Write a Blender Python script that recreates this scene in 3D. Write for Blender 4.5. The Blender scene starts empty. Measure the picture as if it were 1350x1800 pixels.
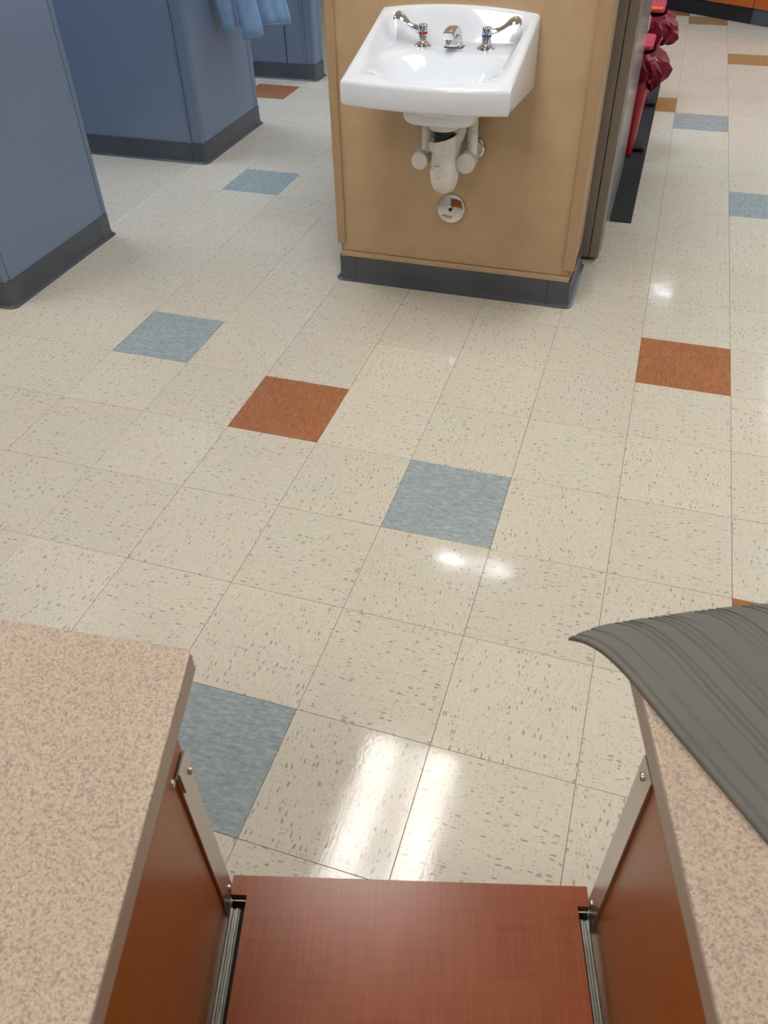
import bpy, bmesh, math, random
import numpy as np
from mathutils import Vector, Matrix, noise as mnoise

random.seed(7)
S = bpy.context.scene
COL = S.collection

# ------------------------------------------------------------------ camera
FPX = 1396.711
CAM = (0.510487, -1.495168, 1.503281)
YAW, PITCH, ROLL = -0.322276, 0.742489, -0.025475
f0 = Vector((math.sin(YAW), math.cos(YAW), 0)); r0 = Vector((math.cos(YAW), -math.sin(YAW), 0))
fw = f0 * math.cos(PITCH) - Vector((0, 0, 1)) * math.sin(PITCH)
up = r0.cross(fw)
rr = r0 * math.cos(ROLL) + up * math.sin(ROLL)
uu = -r0 * math.sin(ROLL) + up * math.cos(ROLL)
cd = bpy.data.cameras.new('camera')
cam = bpy.data.objects.new('camera', cd); COL.objects.link(cam)
M = Matrix(((rr.x, uu.x, -fw.x, CAM[0]), (rr.y, uu.y, -fw.y, CAM[1]), (rr.z, uu.z, -fw.z, CAM[2]), (0, 0, 0, 1)))
cam.matrix_world = M
cd.sensor_fit = 'VERTICAL'; cd.sensor_height = 36.0; cd.lens = FPX / 1800 * 36.0
cd.clip_start = 0.02
cd.dof.use_dof = True; cd.dof.focus_distance = 2.3; cd.dof.aperture_fstop = 10.0
S.camera = cam

# ------------------------------------------------------------------ world / exposure
w = bpy.data.worlds.new('world'); S.world = w; w.use_nodes = True
w.node_tree.nodes['Background'].inputs[0].default_value = (0.6, 0.65, 0.7, 1)
w.node_tree.nodes['Background'].inputs[1].default_value = 0.3
S.view_settings.view_transform = 'Standard'
S.view_settings.look = 'None'
S.view_settings.exposure = -0.07
S.view_settings.gamma = 1.0
S.view_settings.use_curve_mapping = False

CEIL = 2.74
LAMP = 9.6
WARM = (1.0, 0.975, 0.93)
COOL = (0.90, 0.97, 1.06)
DAY = (1.12, 1.28, 1.46)
S.cycles.max_bounces = 7
S.cycles.diffuse_bounces = 3
S.cycles.glossy_bounces = 3
S.cycles.caustics_reflective = False
S.cycles.caustics_refractive = False
# x centre, y centre, colour of each ceiling troffer (0.61 x 1.22 m)
LIGHTS = [(-0.155, 0.37, WARM, 'above the aisle between the desks and the sink'), (-0.155, 3.05, COOL, 'above the grey cabinet behind the sink wall'), (-0.155, 5.55, COOL, 'above the aisle left of the red bins'),
          (2.30, 0.37, WARM, 'right of the aisle, level with the desks'), (2.30, 3.05, COOL, 'right of the aisle, level with the grey cabinet'), (2.30, 5.5, COOL, 'right of the aisle, level with the red bins'), (3.40, 9.4, COOL, 'added beyond the angled oak cabinets to brighten the far floor'),  # last lamp here is unseen, added to keep the far floor bright
          (-2.60, 0.10, WARM, 'in front of the nearest blue-grey partition'), (-2.95, 1.98, DAY, 'over the bay between the two nearest partitions'), (-2.95, 3.64, DAY, 'over the bay between the two farthest partitions'), (-0.155, -2.4, WARM, 'behind the two desks')]

# ------------------------------------------------------------------ helpers
def lin(c):
    c = c / 255.0
    return c / 12.92 if c <= 0.04045 else ((c + 0.055) / 1.055) ** 2.4
def rgb(r, g, b): return (lin(r), lin(g), lin(b), 1.0)

class NT:
    def __init__(self, name):
        self.m = bpy.data.materials.new(name); self.m.use_nodes = True
        self.t = self.m.node_tree; self.t.nodes.clear()
        self.out = self.t.nodes.new('ShaderNodeOutputMaterial')
    def n(self, typ, ins=None, **kw):
        nd = self.t.nodes.new('ShaderNode' + typ)
        for k, v in kw.items(): setattr(nd, k, v)
        for k, v in (ins or {}).items():
            s = nd.inputs[k]
            if isinstance(v, bpy.types.NodeSocket): self.t.links.new(v, s)
            else: s.default_value = v
        return nd
    def math(self, op, a, b=0.0, c=None, clamp=False):
        ins = {0: a, 1: b}
        if c is not None: ins[2] = c
        return self.n('Math', ins, operation=op, use_clamp=clamp).outputs[0]
    def vmath(self, op, a, b=(0, 0, 0)): return self.n('VectorMath', {0: a, 1: b}, operation=op).outputs[0]
    def mix(self, f, a, b, typ='MIX'):
        nd = self.n('Mix', {}, data_type='RGBA', blend_type=typ)
        for i, v in ((0, f), (6, a), (7, b)):
            s = nd.inputs[i]
            if isinstance(v, bpy.types.NodeSocket): self.t.links.new(v, s)
            else: s.default_value = v
        return nd.outputs[2]
    def ramp(self, f, stops):
        nd = self.n('ValToRGB', {0: f}); el = nd.color_ramp.elements
        while len(el) < len(stops): el.new(0.5)
        for e, (p, c) in zip(el, stops): e.position = p; e.color = c
        return nd.outputs[0]
    def maprange(self, v, a, b, c=0.0, d=1.0):
        return self.n('MapRange', {0: v, 1: a, 2: b, 3: c, 4: d}, interpolation_type='SMOOTHSTEP').outputs[0]
    def pos(self): return self.n('NewGeometry').outputs['Position']
    def obj(self): return self.n('TexCoord').outputs['Object']
    def noise(self, v, scale, detail=3.0, rough=0.55, dist=0.0):
        return self.n('TexNoise', {'Vector': v, 'Scale': scale, 'Detail': detail, 'Roughness': rough, 'Distortion': dist})
    def bump(self, h, strength, dist=0.01):
        return self.n('Bump', {'Strength': strength, 'Distance': dist, 'Height': h}).outputs[0]
    def bsdf(self, **kw):
        b = self.n('BsdfPrincipled')
        for k, v in kw.items():
            s = b.inputs[k.replace('_', ' ')]
            if isinstance(v, bpy.types.NodeSocket): self.t.links.new(v, s)
            else: s.default_value = v
        self.t.links.new(b.outputs[0], self.out.inputs[0])
        return self.m

def plain(name, col, rough=0.5, metal=0.0, spec=0.5, var=0.06, nscale=30.0, bump=0.0, coat=0.0):
    t = NT(name); P = t.pos()
    nz = t.noise(P, nscale, 4.0).outputs[0]
    d = tuple(c * (1 - var) for c in col[:3]) + (1,); l = tuple(min(1, c * (1 + var)) for c in col[:3]) + (1,)
    c = t.mix(t.maprange(nz, 0.3, 0.7), d, l)
    kw = dict(Base_Color=c, Roughness=rough, Metallic=metal, Specular_IOR_Level=spec, Coat_Weight=coat)
    if bump: kw['Normal'] = t.bump(nz, bump, 0.002)
    return t.bsdf(**kw)

T = 0.3048
def vct(name, base, pink, flake, light, fl_amt, li_amt, st_amt=0.0, gloss=0.05):
    """vinyl composition tile: chips lie along the tile's grain, quarter-turned from tile to tile"""
    t = NT(name); P = t.pos()
    sc = t.n('VectorMath', {0: P, 3: 1 / T}, operation='SCALE').outputs[0]
    cell = t.vmath('FLOOR', sc)
    sx = t.n('SeparateXYZ', {0: cell}); cx, cy = sx.outputs[0], sx.outputs[1]
    par = t.math('FLOORED_MODULO', t.math('ADD', cx, cy), 2.0)
    sp = t.n('SeparateXYZ', {0: P}); px, py = sp.outputs[0], sp.outputs[1]
    ga = t.n('Mix', {0: par, 2: px, 3: py}, data_type='FLOAT').outputs[0]
    gb = t.n('Mix', {0: par, 2: py, 3: px}, data_type='FLOAT').outputs[0]
    cc = t.n('CombineXYZ', {0: cx, 1: cy, 2: 0.0}).outputs[0]
    rnd = t.n('TexWhiteNoise', {0: cc}, noise_dimensions='3D')
    off = t.n('VectorMath', {0: rnd.outputs[1], 3: 7.0}, operation='SCALE').outputs[0]
    vec = t.vmath('ADD', t.n('CombineXYZ', {0: ga, 1: gb, 2: 0.0}).outputs[0], off)
    warp = t.noise(vec, 38.0, 2.0).outputs[1]
    warp = t.n('VectorMath', {0: t.vmath('SUBTRACT', warp, (0.5, 0.5, 0.5)), 3: 0.011}, operation='SCALE').outputs[0]
    v2 = t.vmath('ADD', vec, warp)
    def chips(sx_, sy_, lo, hi, keep, seed):
        m = t.n('Mapping', {0: v2, 1: (seed, seed * 2, 0), 3: (sx_, sy_, 1)}).outputs[0]
        vo = t.n('TexVoronoi', {'Vector': m, 'Scale': 1.0, 'Randomness': 1.0}, voronoi_dimensions='2D')
        sc_ = t.n('SeparateColor', {0: vo.outputs[1]}); r = sc_.outputs[0]
        near = t.maprange(t.math('DIVIDE', vo.outputs[0], t.maprange(sc_.outputs[1], 0.0, 1.0, 0.55, 1.5)), lo, hi, 1.0, 0.0)
        return t.math('MULTIPLY', near, t.math('GREATER_THAN', r, keep)), r
    c1, r1 = chips(52, 150, 0.16, 0.30, 0.84, 1.3)
    c2, r2 = chips(105, 330, 0.16, 0.36, 0.74, 4.1)
    c3, r3 = chips(44, 120, 0.22, 0.45, 0.45, 8.7)
    blotch = t.noise(vec, 6.0, 3.0).outputs[0]
    col = t.mix(t.maprange(blotch, 0.35, 0.7), base, pink)
    if st_amt:
        stn = t.noise(t.n('Mapping', {0: v2, 3: (34, 120, 1)}).outputs[0], 1.0, 3.0, 0.6).outputs[0]
        col = t.mix(t.maprange(stn, 0.52, 0.68, 0.0, st_amt), col, light)
        col = t.mix(t.maprange(stn, 0.30, 0.46, st_amt, 0.0), col, flake)
    col = t.mix(t.math('MULTIPLY', c3, li_amt), col, light)
    col = t.mix(t.math('MULTIPLY', c2, fl_amt * 0.7), col, flake)
    col = t.mix(t.math('MULTIPLY', c1, fl_amt), col, flake)
    tone = t.maprange(rnd.outputs[0], 0.0, 1.0, 0.965, 1.02)
    col = t.n('VectorMath', {0: col, 3: tone}, operation='SCALE').outputs[0]
    dirt = t.noise(P, 1.7, 5.0, 0.65).outputs[0]
    col = t.mix(t.maprange(dirt, 0.55, 0.78, 0.0, 0.16), col, rgb(150, 142, 130))
    wav = t.noise(t.n('Mapping', {0: P, 3: (1, 0.45, 1)}).outputs[0], 150.0, 2.0, 0.6).outputs[0]
    wav2 = t.noise(P, 22.0, 2.0).outputs[0]
    h = t.math('ADD', wav, t.math('MULTIPLY', wav2, 1.5))
    ro = t.maprange(t.noise(P, 9.0, 5.0, 0.6).outputs[0], 0.3, 0.75, gloss, gloss + 0.07)
    return t.bsdf(Base_Color=col, Roughness=ro, Specular_IOR_Level=0.5, Normal=t.bump(h, 0.035, 0.002))

MAT = {}
MAT['tile_cream'] = vct('cream_vinyl_tile', rgb(214, 207, 189), rgb(217, 205, 188), rgb(138, 125, 108), rgb(224, 217, 202), 0.64, 0.3)
MAT['tile_blue'] = vct('blue_vinyl_tile', rgb(153, 165, 168), rgb(156, 166, 167), rgb(130, 143, 148), rgb(184, 190, 188), 0.5, 0.4, 0.7)
MAT['tile_orange'] = vct('rust_vinyl_tile', rgb(169, 109, 71), rgb(162, 103, 67), rgb(140, 86, 56), rgb(185, 127, 88), 0.4, 0.35, 0.6)
MAT['tile_tan'] = vct('tan_vinyl_tile', rgb(176, 140, 98), rgb(170, 134, 94), rgb(146, 112, 76), rgb(190, 156, 114), 0.4, 0.35, 0.5)
MAT['subfloor'] = plain('tile_joint_mastic', rgb(92, 84, 74), 0.8)
MAT['paint'] = plain('off_white_paint', rgb(214, 212, 206), 0.7, bump=0.05)
MAT['ceil'] = plain('ceiling_board', rgb(226, 225, 220), 0.9, nscale=80)
MAT['blue_lam'] = plain('blue_grey_laminate', rgb(116, 131, 157), 0.42, var=0.03, nscale=3)
MAT['blue_trim'] = plain('blue_grey_trim', rgb(110, 127, 150), 0.45, var=0.04, nscale=60)
MAT['seam'] = plain('dark_seam', rgb(42, 54, 72), 0.6)
MAT['tan_trim'] = plain('tan_vinyl_trim', rgb(176, 146, 113), 0.42, var=0.03, nscale=20)
MAT['white_metal'] = plain('white_enamel', rgb(225, 225, 222), 0.4, var=0.02)
MAT['porcelain'] = plain('white_porcelain', rgb(231, 237, 247), 0.08, var=0.01, coat=0.5)
MAT['pvc'] = plain('white_vinyl_cover', rgb(224, 221, 216), 0.38, var=0.04, nscale=25)
MAT['pvc_grey'] = plain('grey_vinyl_cover', rgb(186, 182, 176), 0.45, var=0.04)
MAT['chrome'] = plain('chrome', (0.66, 0.66, 0.68, 1), 0.08, 1.0, var=0.01)
MAT['steel'] = plain('brushed_steel', (0.52, 0.48, 0.44, 1), 0.34, 1.0, var=0.05, nscale=90)
MAT['rail'] = plain('dull_zinc_rail', (0.26, 0.25, 0.22, 1), 0.42, 1.0, var=0.12, nscale=60)
MAT['screw'] = plain('screw_steel', (0.55, 0.52, 0.48, 1), 0.22, 1.0)
MAT['black'] = plain('black_hole', rgb(10, 10, 10), 0.7)
MAT['green_black'] = plain('dark_green_thread', rgb(24, 48, 44), 0.35)
MAT['red_mark'] = plain('red_ring', rgb(170, 22, 52), 0.3)
MAT['blue_mark'] = plain('blue_ring', rgb(28, 72, 168), 0.3)
MAT['cab_grey'] = plain('warm_grey_enamel', rgb(142, 132, 124), 0.4, var=0.03, nscale=5)
MAT['cab_side'] = plain('grey_enamel_side', rgb(150, 152, 154), 0.16, var=0.03, nscale=5)
MAT['mat_black'] = plain('black_rubber_mat', rgb(26, 28, 30), 0.75, var=0.15, nscale=60, bump=0.2)
MAT['bin_red'] = plain('red_plastic', rgb(160, 14, 38), 0.32, var=0.04)
MAT['lid_lit_red'] = plain('top_lit_red_plastic', rgb(180, 40, 64), 0.6, var=0.04)  # bin red made paler: light falling from above put into the colour
MAT['orange_print'] = plain('orange_label', rgb(246, 128, 34), 0.5, var=0.02)
MAT['paper'] = plain('white_label', rgb(225, 225, 226), 0.6, var=0.02)
MAT['kick_black'] = plain('black_kick_board', rgb(30, 34, 40), 0.45, var=0.1)
MAT['kick_grey'] = plain('slate_kick_board', rgb(72, 80, 90), 0.45, var=0.08)
MAT['cab_top'] = plain('grey_worktop', rgb(150, 148, 142), 0.4, var=0.06, nscale=200)
MAT['brass'] = plain('yellowed_metal', rgb(176, 150, 84), 0.35, 0.6)

def mk_cove():
    t = NT('slate_cove_base'); P = t.pos()
    nz = t.noise(P, 5.0, 3.0, 0.5).outputs[0]
    c = t.mix(t.maprange(nz, 0.35, 0.72), rgb(74, 79, 88), rgb(84, 87, 93))
    return t.bsdf(Base_Color=c, Roughness=0.34)
MAT['cove'] = mk_cove()

def mk_tan():
    t = NT('tan_speckled_laminate'); P = t.pos()
    a = t.noise(P, 320.0, 3.0, 0.6).outputs[0]
    b = t.noise(P, 9.0, 4.0, 0.6).outputs[0]
    c = t.mix(t.maprange(b, 0.35, 0.7), rgb(195, 167, 131), rgb(188, 159, 124))
    c = t.mix(t.maprange(a, 0.56, 0.68, 0, 0.4), c, rgb(150, 118, 84))
    c = t.mix(t.maprange(a, 0.32, 0.42, 0.35, 0), c, rgb(200, 168, 132))
    return t.bsdf(Base_Color=c, Roughness=0.36)
MAT['tan'] = mk_tan()

def mk_counter(name, k=1.0):
    t = NT(name); P = t.pos()
    nv = t.noise(P, 90.0, 3.0).outputs[1]
    v = t.vmath('ADD', P, t.n('VectorMath', {0: nv, 3: 0.006}, operation='SCALE').outputs[0])
    vo = t.n('TexVoronoi', {'Vector': v, 'Scale': 480.0})
    r = t.n('SeparateColor', {0: vo.outputs[1]}).outputs[0]
    nz = t.noise(P, 330.0, 3.0, 0.7).outputs[0]
    f = t.math('ADD', t.math('MULTIPLY', r, 0.55), t.math('MULTIPLY', nz, 0.45))
    s = lambda r_, g_, b_: tuple(c * k for c in rgb(r_, g_, b_)[:3]) + (1,)
    c = t.ramp(f, [(0.20, s(154, 134, 124)), (0.34, s(178, 156, 140)), (0.5, s(195, 172, 150)), (0.64, s(204, 182, 156)), (0.82, s(208, 191, 174))])
    big = t.noise(P, 5.0, 3.0).outputs[0]
    c = t.mix(t.maprange(big, 0.5, 0.75, 0, 0.25), c, s(192, 160, 148))
    return t.bsdf(Base_Color=c, Roughness=0.42, Normal=t.bump(nz, 0.08, 0.001))
MAT['counter'] = mk_counter('speckled_beige_laminate', 0.94)
MAT['counter_edge'] = plain('beige_edge_band', rgb(166, 146, 130), 0.45, var=0.05, nscale=250)

DA = math.radians(15.2)
def mk_wood(name, c0, c1, c2, axis, rough=0.28):
    """cherry veneer; fine streaks along the local direction 'axis' (a z rotation and which axis is long)"""
    t = NT(name); P = t.pos()
    m0 = t.n('Mapping', {0: P, 2: (0, 0, -DA)}).outputs[0]
    scl = {'u': (3, 60, 60), 'v': (60, 3, 60), 'z': (60, 60, 3)}[axis]
    m = t.n('Mapping', {0: m0, 3: scl}).outputs[0]
    a = t.noise(m, 3.0, 6.0, 0.65).outputs[0]
    scl2 = {'u': (70, 5, 5), 'v': (5, 70, 5), 'z': (5, 5, 70)}[axis]
    b = t.noise(t.n('Mapping', {0: m0, 3: scl2}).outputs[0], 2.0, 3.0, 0.6).outputs[0]
    g = t.noise(m0, 3.5, 4.0).outputs[0]
    c = t.mix(t.maprange(a, 0.3, 0.72), c0, c1)
    c = t.mix(t.math('MULTIPLY', t.maprange(b, 0.45, 0.75), 0.35), c, c2)
    c = t.mix(t.maprange(g, 0.4, 0.75, 0.0, 0.35), c, c2)
    return t.bsdf(Base_Color=c, Roughness=rough, Specular_IOR_Level=0.5)
MAT['wood_shelf'] = mk_wood('cherry_veneer_shelf', rgb(144, 76, 48), rgb(156, 88, 54), rgb(126, 60, 38), 'v', 0.26)
MAT['wood_panel'] = mk_wood('cherry_veneer_panel', rgb(148, 80, 28), rgb(158, 90, 34), rgb(130, 62, 22), 'z', 0.34)
MAT['wood_far'] = mk_wood('orange_oak_veneer', rgb(176, 88, 28), rgb(186, 98, 36), rgb(150, 70, 22), 'u', 0.35)

def mk_mat():
    t = NT('grey_green_ribbed_vinyl'); P = t.pos()
    a = t.noise(P, 60.0, 4.0).outputs[0]; b = t.noise(P, 6.0, 3.0).outputs[0]
    c = t.mix(t.maprange(b, 0.35, 0.7), rgb(108, 104, 95), rgb(101, 100, 93))
    return t.bsdf(Base_Color=c, Roughness=0.5, Normal=t.bump(a, 0.12, 0.001))
MAT['ribbed'] = mk_mat()
def mk_cloth():
    t = NT('light_blue_cotton'); P = t.pos()
    a = t.noise(P, 400.0, 3.0).outputs[0]; b = t.noise(P, 20.0, 3.0).outputs[0]
    c = t.mix(t.maprange(b, 0.3, 0.7), rgb(126, 162, 208), rgb(138, 171, 214))
    return t.bsdf(Base_Color=c, Roughness=0.85, Normal=t.bump(a, 0.2, 0.001), Sheen_Weight=0.2)
MAT['cloth'] = mk_cloth()
MAT['cloth_seam'] = plain('light_blue_stitching', rgb(150, 178, 214), 0.85)
def mk_bag():
    t = NT('red_plastic_bag'); P = t.pos()
    a = t.noise(P, 40.0, 4.0).outputs[0]
    c = t.mix(t.maprange(a, 0.3, 0.7), rgb(106, 0, 26), rgb(122, 2, 34))
    return t.bsdf(Base_Color=c, Roughness=0.3, Specular_IOR_Level=0.3, Normal=t.bump(a, 0.4, 0.01))
MAT['bag'] = mk_bag()

def mk_lamp(name, col, xc):
    """frosted lens over two tubes: brighter over each tube"""
    t = NT(name); x = t.n('SeparateXYZ', {0: t.obj()}).outputs[0]
    d = t.math('ABSOLUTE', t.math('SUBTRACT', t.math('ABSOLUTE', x), 0.17))
    s = t.maprange(d, 0.03, 0.13, 1.95, 0.75)
    e = t.n('Emission', {0: tuple(col) + (1,), 1: t.math('MULTIPLY', s, LAMP)})
    t.t.links.new(e.outputs[0], t.out.inputs[0]); return t.m
LAMPM = {WARM: mk_lamp('warm_lamp_lens', WARM, 0), COOL: mk_lamp('cool_lamp_lens', COOL, 0), DAY: mk_lamp('daylight_lamp_lens', DAY, 0)}

# ---- meshes
def box(bm, lo, hi, bev=0.0, seg=2):
    r = bmesh.ops.create_cube(bm, size=1.0)
    lo = Vector(lo); hi = Vector(hi)
    for v in r['verts']: v.co = Vector(((lo[i] + hi[i]) / 2 + v.co[i] * (hi[i] - lo[i]) for i in range(3)))
    if bev:
        es = list({e for v in r['verts'] for e in v.link_edges})
        bmesh.ops.bevel(bm, geom=es, offset=bev, segments=seg, profile=0.5, affect='EDGES')
    return bm
def prism(bm, poly, z0, z1, bev=0.0, seg=2):
    lo = [bm.verts.new((x, y, z0)) for x, y in poly]; hi = [bm.verts.new((x, y, z1)) for x, y in poly]
    n = len(poly); fs = [bm.faces.new(lo[::-1]), bm.faces.new(hi)]
    for i in range(n): fs.append(bm.faces.new((lo[i], lo[(i + 1) % n], hi[(i + 1) % n], hi[i])))
    bmesh.ops.recalc_face_normals(bm, faces=fs)
    if bev:
        es = list({e for f in (fs[0], fs[1]) for e in f.edges})
        bmesh.ops.bevel(bm, geom=es, offset=bev, segments=seg, profile=0.5, affect='EDGES')
    return bm
def tube(bm, pts, rad, seg=14, cap=True):
    pts = [Vector(p) for p in pts]; n = len(pts)
    rad = rad if isinstance(rad, (list, tuple)) else [rad] * n
    tg = [(pts[min(i + 1, n - 1)] - pts[max(i - 1, 0)]).normalized() for i in range(n)]
    a = Vector((0, 0, 1)) if abs(tg[0].z) < 0.9 else Vector((1, 0, 0))
    nx = tg[0].cross(a).normalized(); rings = []
    for i in range(n):
        nx = (nx - tg[i] * nx.dot(tg[i])).normalized(); ny = tg[i].cross(nx)
        rings.append([bm.verts.new(pts[i] + (nx * math.cos(k * 2 * math.pi / seg) + ny * math.sin(k * 2 * math.pi / seg)) * rad[i]) for k in range(seg)])
    fs = []
    for i in range(n - 1):
        for k in range(seg): fs.append(bm.faces.new((rings[i][k], rings[i][(k + 1) % seg], rings[i + 1][(k + 1) % seg], rings[i + 1][k])))
    if cap: fs.append(bm.faces.new(rings[0][::-1])); fs.append(bm.faces.new(rings[-1]))
    bmesh.ops.recalc_face_normals(bm, faces=fs)
    return bm
def lathe(bm, prof, origin, axis='z', seg=28):
    """prof: (radius, height along axis)"""
    o = Vector(origin); A = {'z': Vector((0, 0, 1)), 'y': Vector((0, -1, 0)), 'x': Vector((1, 0, 0))}[axis] if isinstance(axis, str) else Vector(axis).normalized()
    b = A.orthogonal().normalized(); c = A.cross(b); rings = []; fs = []
    for r, h in prof:
        rings.append([bm.verts.new(o + A * h + (b * math.cos(k * 2 * math.pi / seg) + c * math.sin(k * 2 * math.pi / seg)) * max(r, 1e-5)) for k in range(seg)])
    for i in range(len(prof) - 1):
        for k in range(seg): fs.append(bm.faces.new((rings[i][k], rings[i][(k + 1) % seg], rings[i + 1][(k + 1) % seg], rings[i + 1][k])))
    fs.append(bm.faces.new(rings[0][::-1])); fs.append(bm.faces.new(rings[-1]))
    bmesh.ops.recalc_face_normals(bm, faces=fs)
    return bm
def grid_shell(bm, rows, close=False):
    vs = [[bm.verts.new(p) for p in r] for r in rows]; n = len(rows[0]); fs = []
    for i in range(len(vs) - 1):
        for k in range(n if close else n - 1): fs.append(bm.faces.new((vs[i][k], vs[i][(k + 1) % n], vs[i + 1][(k + 1) % n], vs[i + 1][k])))
    return vs, fs
def link(name, bm, mat, parent=None, smooth=False, angle=40):
    """mesh in world coordinates; when parented, expressed in the root's frame (roots are only translated)"""
    root = parent
    while root is not None and root.parent is not None: root = root.parent
    off = root.location if root is not None else Vector((0, 0, 0))
    if off.length: bmesh.ops.translate(bm, verts=bm.verts, vec=-off)
    me = bpy.data.meshes.new(name); bm.to_mesh(me); bm.free()
    if smooth:
        for p in me.polygons: p.use_smooth = True
        try: me.set_sharp_from_angle(angle=math.radians(angle))
        except Exception: pass
    me.materials.append(MAT[mat] if isinstance(mat, str) else mat)
    o = bpy.data.objects.new(name, me); COL.objects.link(o)
    if parent is not None: o.parent = parent
    return o
def thing(name, label, cat, loc=(0, 0, 0), group=None):
    o = bpy.data.objects.new(name, None); COL.objects.link(o); o.location = loc; o.empty_display_size = 0.05
    o['label'] = label; o['category'] = cat
    if group: o['group'] = group
    return o
def tag(o, label, cat, group=None):
    o['label'] = label; o['category'] = cat
    if group: o['group'] = group
    return o
def struct(o, label=None, cat=None):
    o['kind'] = 'structure'
    if label: o['label'] = label
    if cat: o['category'] = cat
    return o
B = bmesh.new

# ------------------------------------------------------------------ room shell
X0, X1, Y0, Y1 = -6.6, 4.4, -3.8, 11.2
fl = struct(link('floor', box(B(), (X0, Y0, -0.1), (X1, Y1, -0.0034)), 'subfloor'), 'cream speckled vinyl tile floor with scattered blue and rust tiles', 'floor')
struct(link('ceiling', box(B(), (X0, Y0, CEIL), (X1, Y1, CEIL + 0.1)), 'ceil'), 'white ceiling above the room', 'ceiling')
for nm, lo, hi, lb in (('wall_left', (X0 - 0.1, Y0, 0), (X0, Y1, CEIL), 'off-white wall beyond the blue-grey partitions'),
                       ('wall_right', (X1, Y0, 0), (X1 + 0.1, Y1, CEIL), 'off-white wall to the right of the aisle'),
                       ('wall_back', (X0, Y1, 0), (X1, Y1 + 0.1, CEIL), 'off-white wall at the far end of the room'),
                       ('wall_front', (X0, Y0 - 0.1, 0), (X1, Y0, CEIL), 'off-white wall behind the desks')):
    struct(link(nm, box(B(), lo, hi), 'paint'), lb, 'wall')

# floor tiles -------------------------------------------------------
def project(x, y, z):
    d = Vector((x, y, z)) - Vector(CAM); k = d.dot(fw)
    if k < 0.05: return None
    return 675 + FPX * d.dot(rr) / k, 900 - FPX * d.dot(uu) / k
SPECIAL = {}
for ij in ((0, 0), (-1, -3), (-4, 2), (-5, 7), (2, 12), (3, 8)): SPECIAL[ij] = 'tile_blue'
for ij in ((-2, 1), (2, 3), (3, -1), (-7, 12), (1, 22)): SPECIAL[ij] = 'tile_orange'
for ij in ((1, 13), (3, 17), (2, 21)): SPECIAL[ij] = 'tile_tan'
def covered(i, j):
    x0, x1, y0, y1 = i * T, i * T + T, j * T, j * T + T
    for a, b, c, d in ((-9, -1.80, 0.8, 1.5), (-9, -1.80, 2.47, 3.17), (-9, -1.80, 4.12, 9), (-0.6, 0.3, 1.38, 9), (-9, -3.2, -9, 20), (-3.2, -2.5, 3.1, 20), (-0.6, 0.1, 1.4, 9)):
        if x0 >= a and x1 <= b and y0 >= c and y1 <= d: return True
    return False
cand = []
for i in range(-12, 8):
    for j in range(-5, 26):
        if covered(i, j): continue
        c = [project((i + a) * T, (j + b) * T, 0) for a, b in ((0, 0), (1, 0), (1, 1), (0, 1))]
        if any(q is None for q in c): continue
        # clip to the frame, area of what is left
        def clip(poly, ax, lim, sg):
            out = []
            for k in range(len(poly)):
                p, q = poly[k], poly[(k + 1) % len(poly)]
                ip = (p[ax] - lim) * sg >= 0; iq = (q[ax] - lim) * sg >= 0
                if ip: out.append(p)
                if ip != iq:
                    s = (lim - p[ax]) / (q[ax] - p[ax]); out.append(tuple(p[m] + s * (q[m] - p[m]) for m in (0, 1)))
            return out
        for ax, lim, sg in ((0, 0, 1), (0, 1350, -1), (1, 0, 1), (1, 1800, -1)):
            c = clip(c, ax, lim, sg) if c else c
        if len(c) < 3: continue
        ar = abs(sum(c[k][0] * c[(k + 1) % len(c)][1] - c[(k + 1) % len(c)][0] * c[k][1] for k in range(len(c)))) / 2
        if ar > 60: cand.append((ar, i, j))
cand.sort(reverse=True)
chosen = {(i, j) for _, i, j in cand[:300]} | set(SPECIAL)
G = 0.0005
def tile_mesh(name, mat):
    bm = B(); h = T / 2 - G
    box(bm, (-h, -h, -0.003), (h, h, 0.0))
    es = [e for e in bm.edges if all(v.co.z > -0.001 for v in e.verts)]
    bmesh.ops.bevel(bm, geom=es, offset=0.0004, segments=1, affect='EDGES')
    me = bpy.data.meshes.new(name); bm.to_mesh(me); bm.free(); me.materials.append(MAT[mat]); return me
TM = {k: tile_mesh('floor_tile', k) for k in ('tile_cream', 'tile_blue', 'tile_orange', 'tile_tan')}
for (i, j) in sorted(chosen):
    k = SPECIAL.get((i, j), 'tile_cream')
    o = bpy.data.objects.new('floor_tile', TM[k]); COL.objects.link(o); o.parent = fl
    o.location = ((i + 0.5) * T, (j + 0.5) * T, -0.0002 * ((i * 7 + j * 3) % 3))
    if k != 'tile_cream': o['label'] = {'tile_blue': 'blue speckled floor tile', 'tile_orange': 'rust orange floor tile', 'tile_tan': 'tan floor tile'}[k]
bm = B()
for i in range(int(X0 / T) - 1, int(X1 / T) + 1):
    for j in range(int(Y0 / T) - 1, int(Y1 / T) + 1):
        if (i, j) in chosen: continue
        x0 = max(i * T + G, X0); x1 = min((i + 1) * T - G, X1); y0 = max(j * T + G, Y0); y1 = min((j + 1) * T - G, Y1)
        if x1 - x0 < 0.01 or y1 - y0 < 0.01: continue
        box(bm, (x0, y0, -0.0032), (x1, y1, -0.0002))
o = link('distant_floor_tiles', bm, 'tile_cream', fl); o['kind'] = 'stuff'

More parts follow.
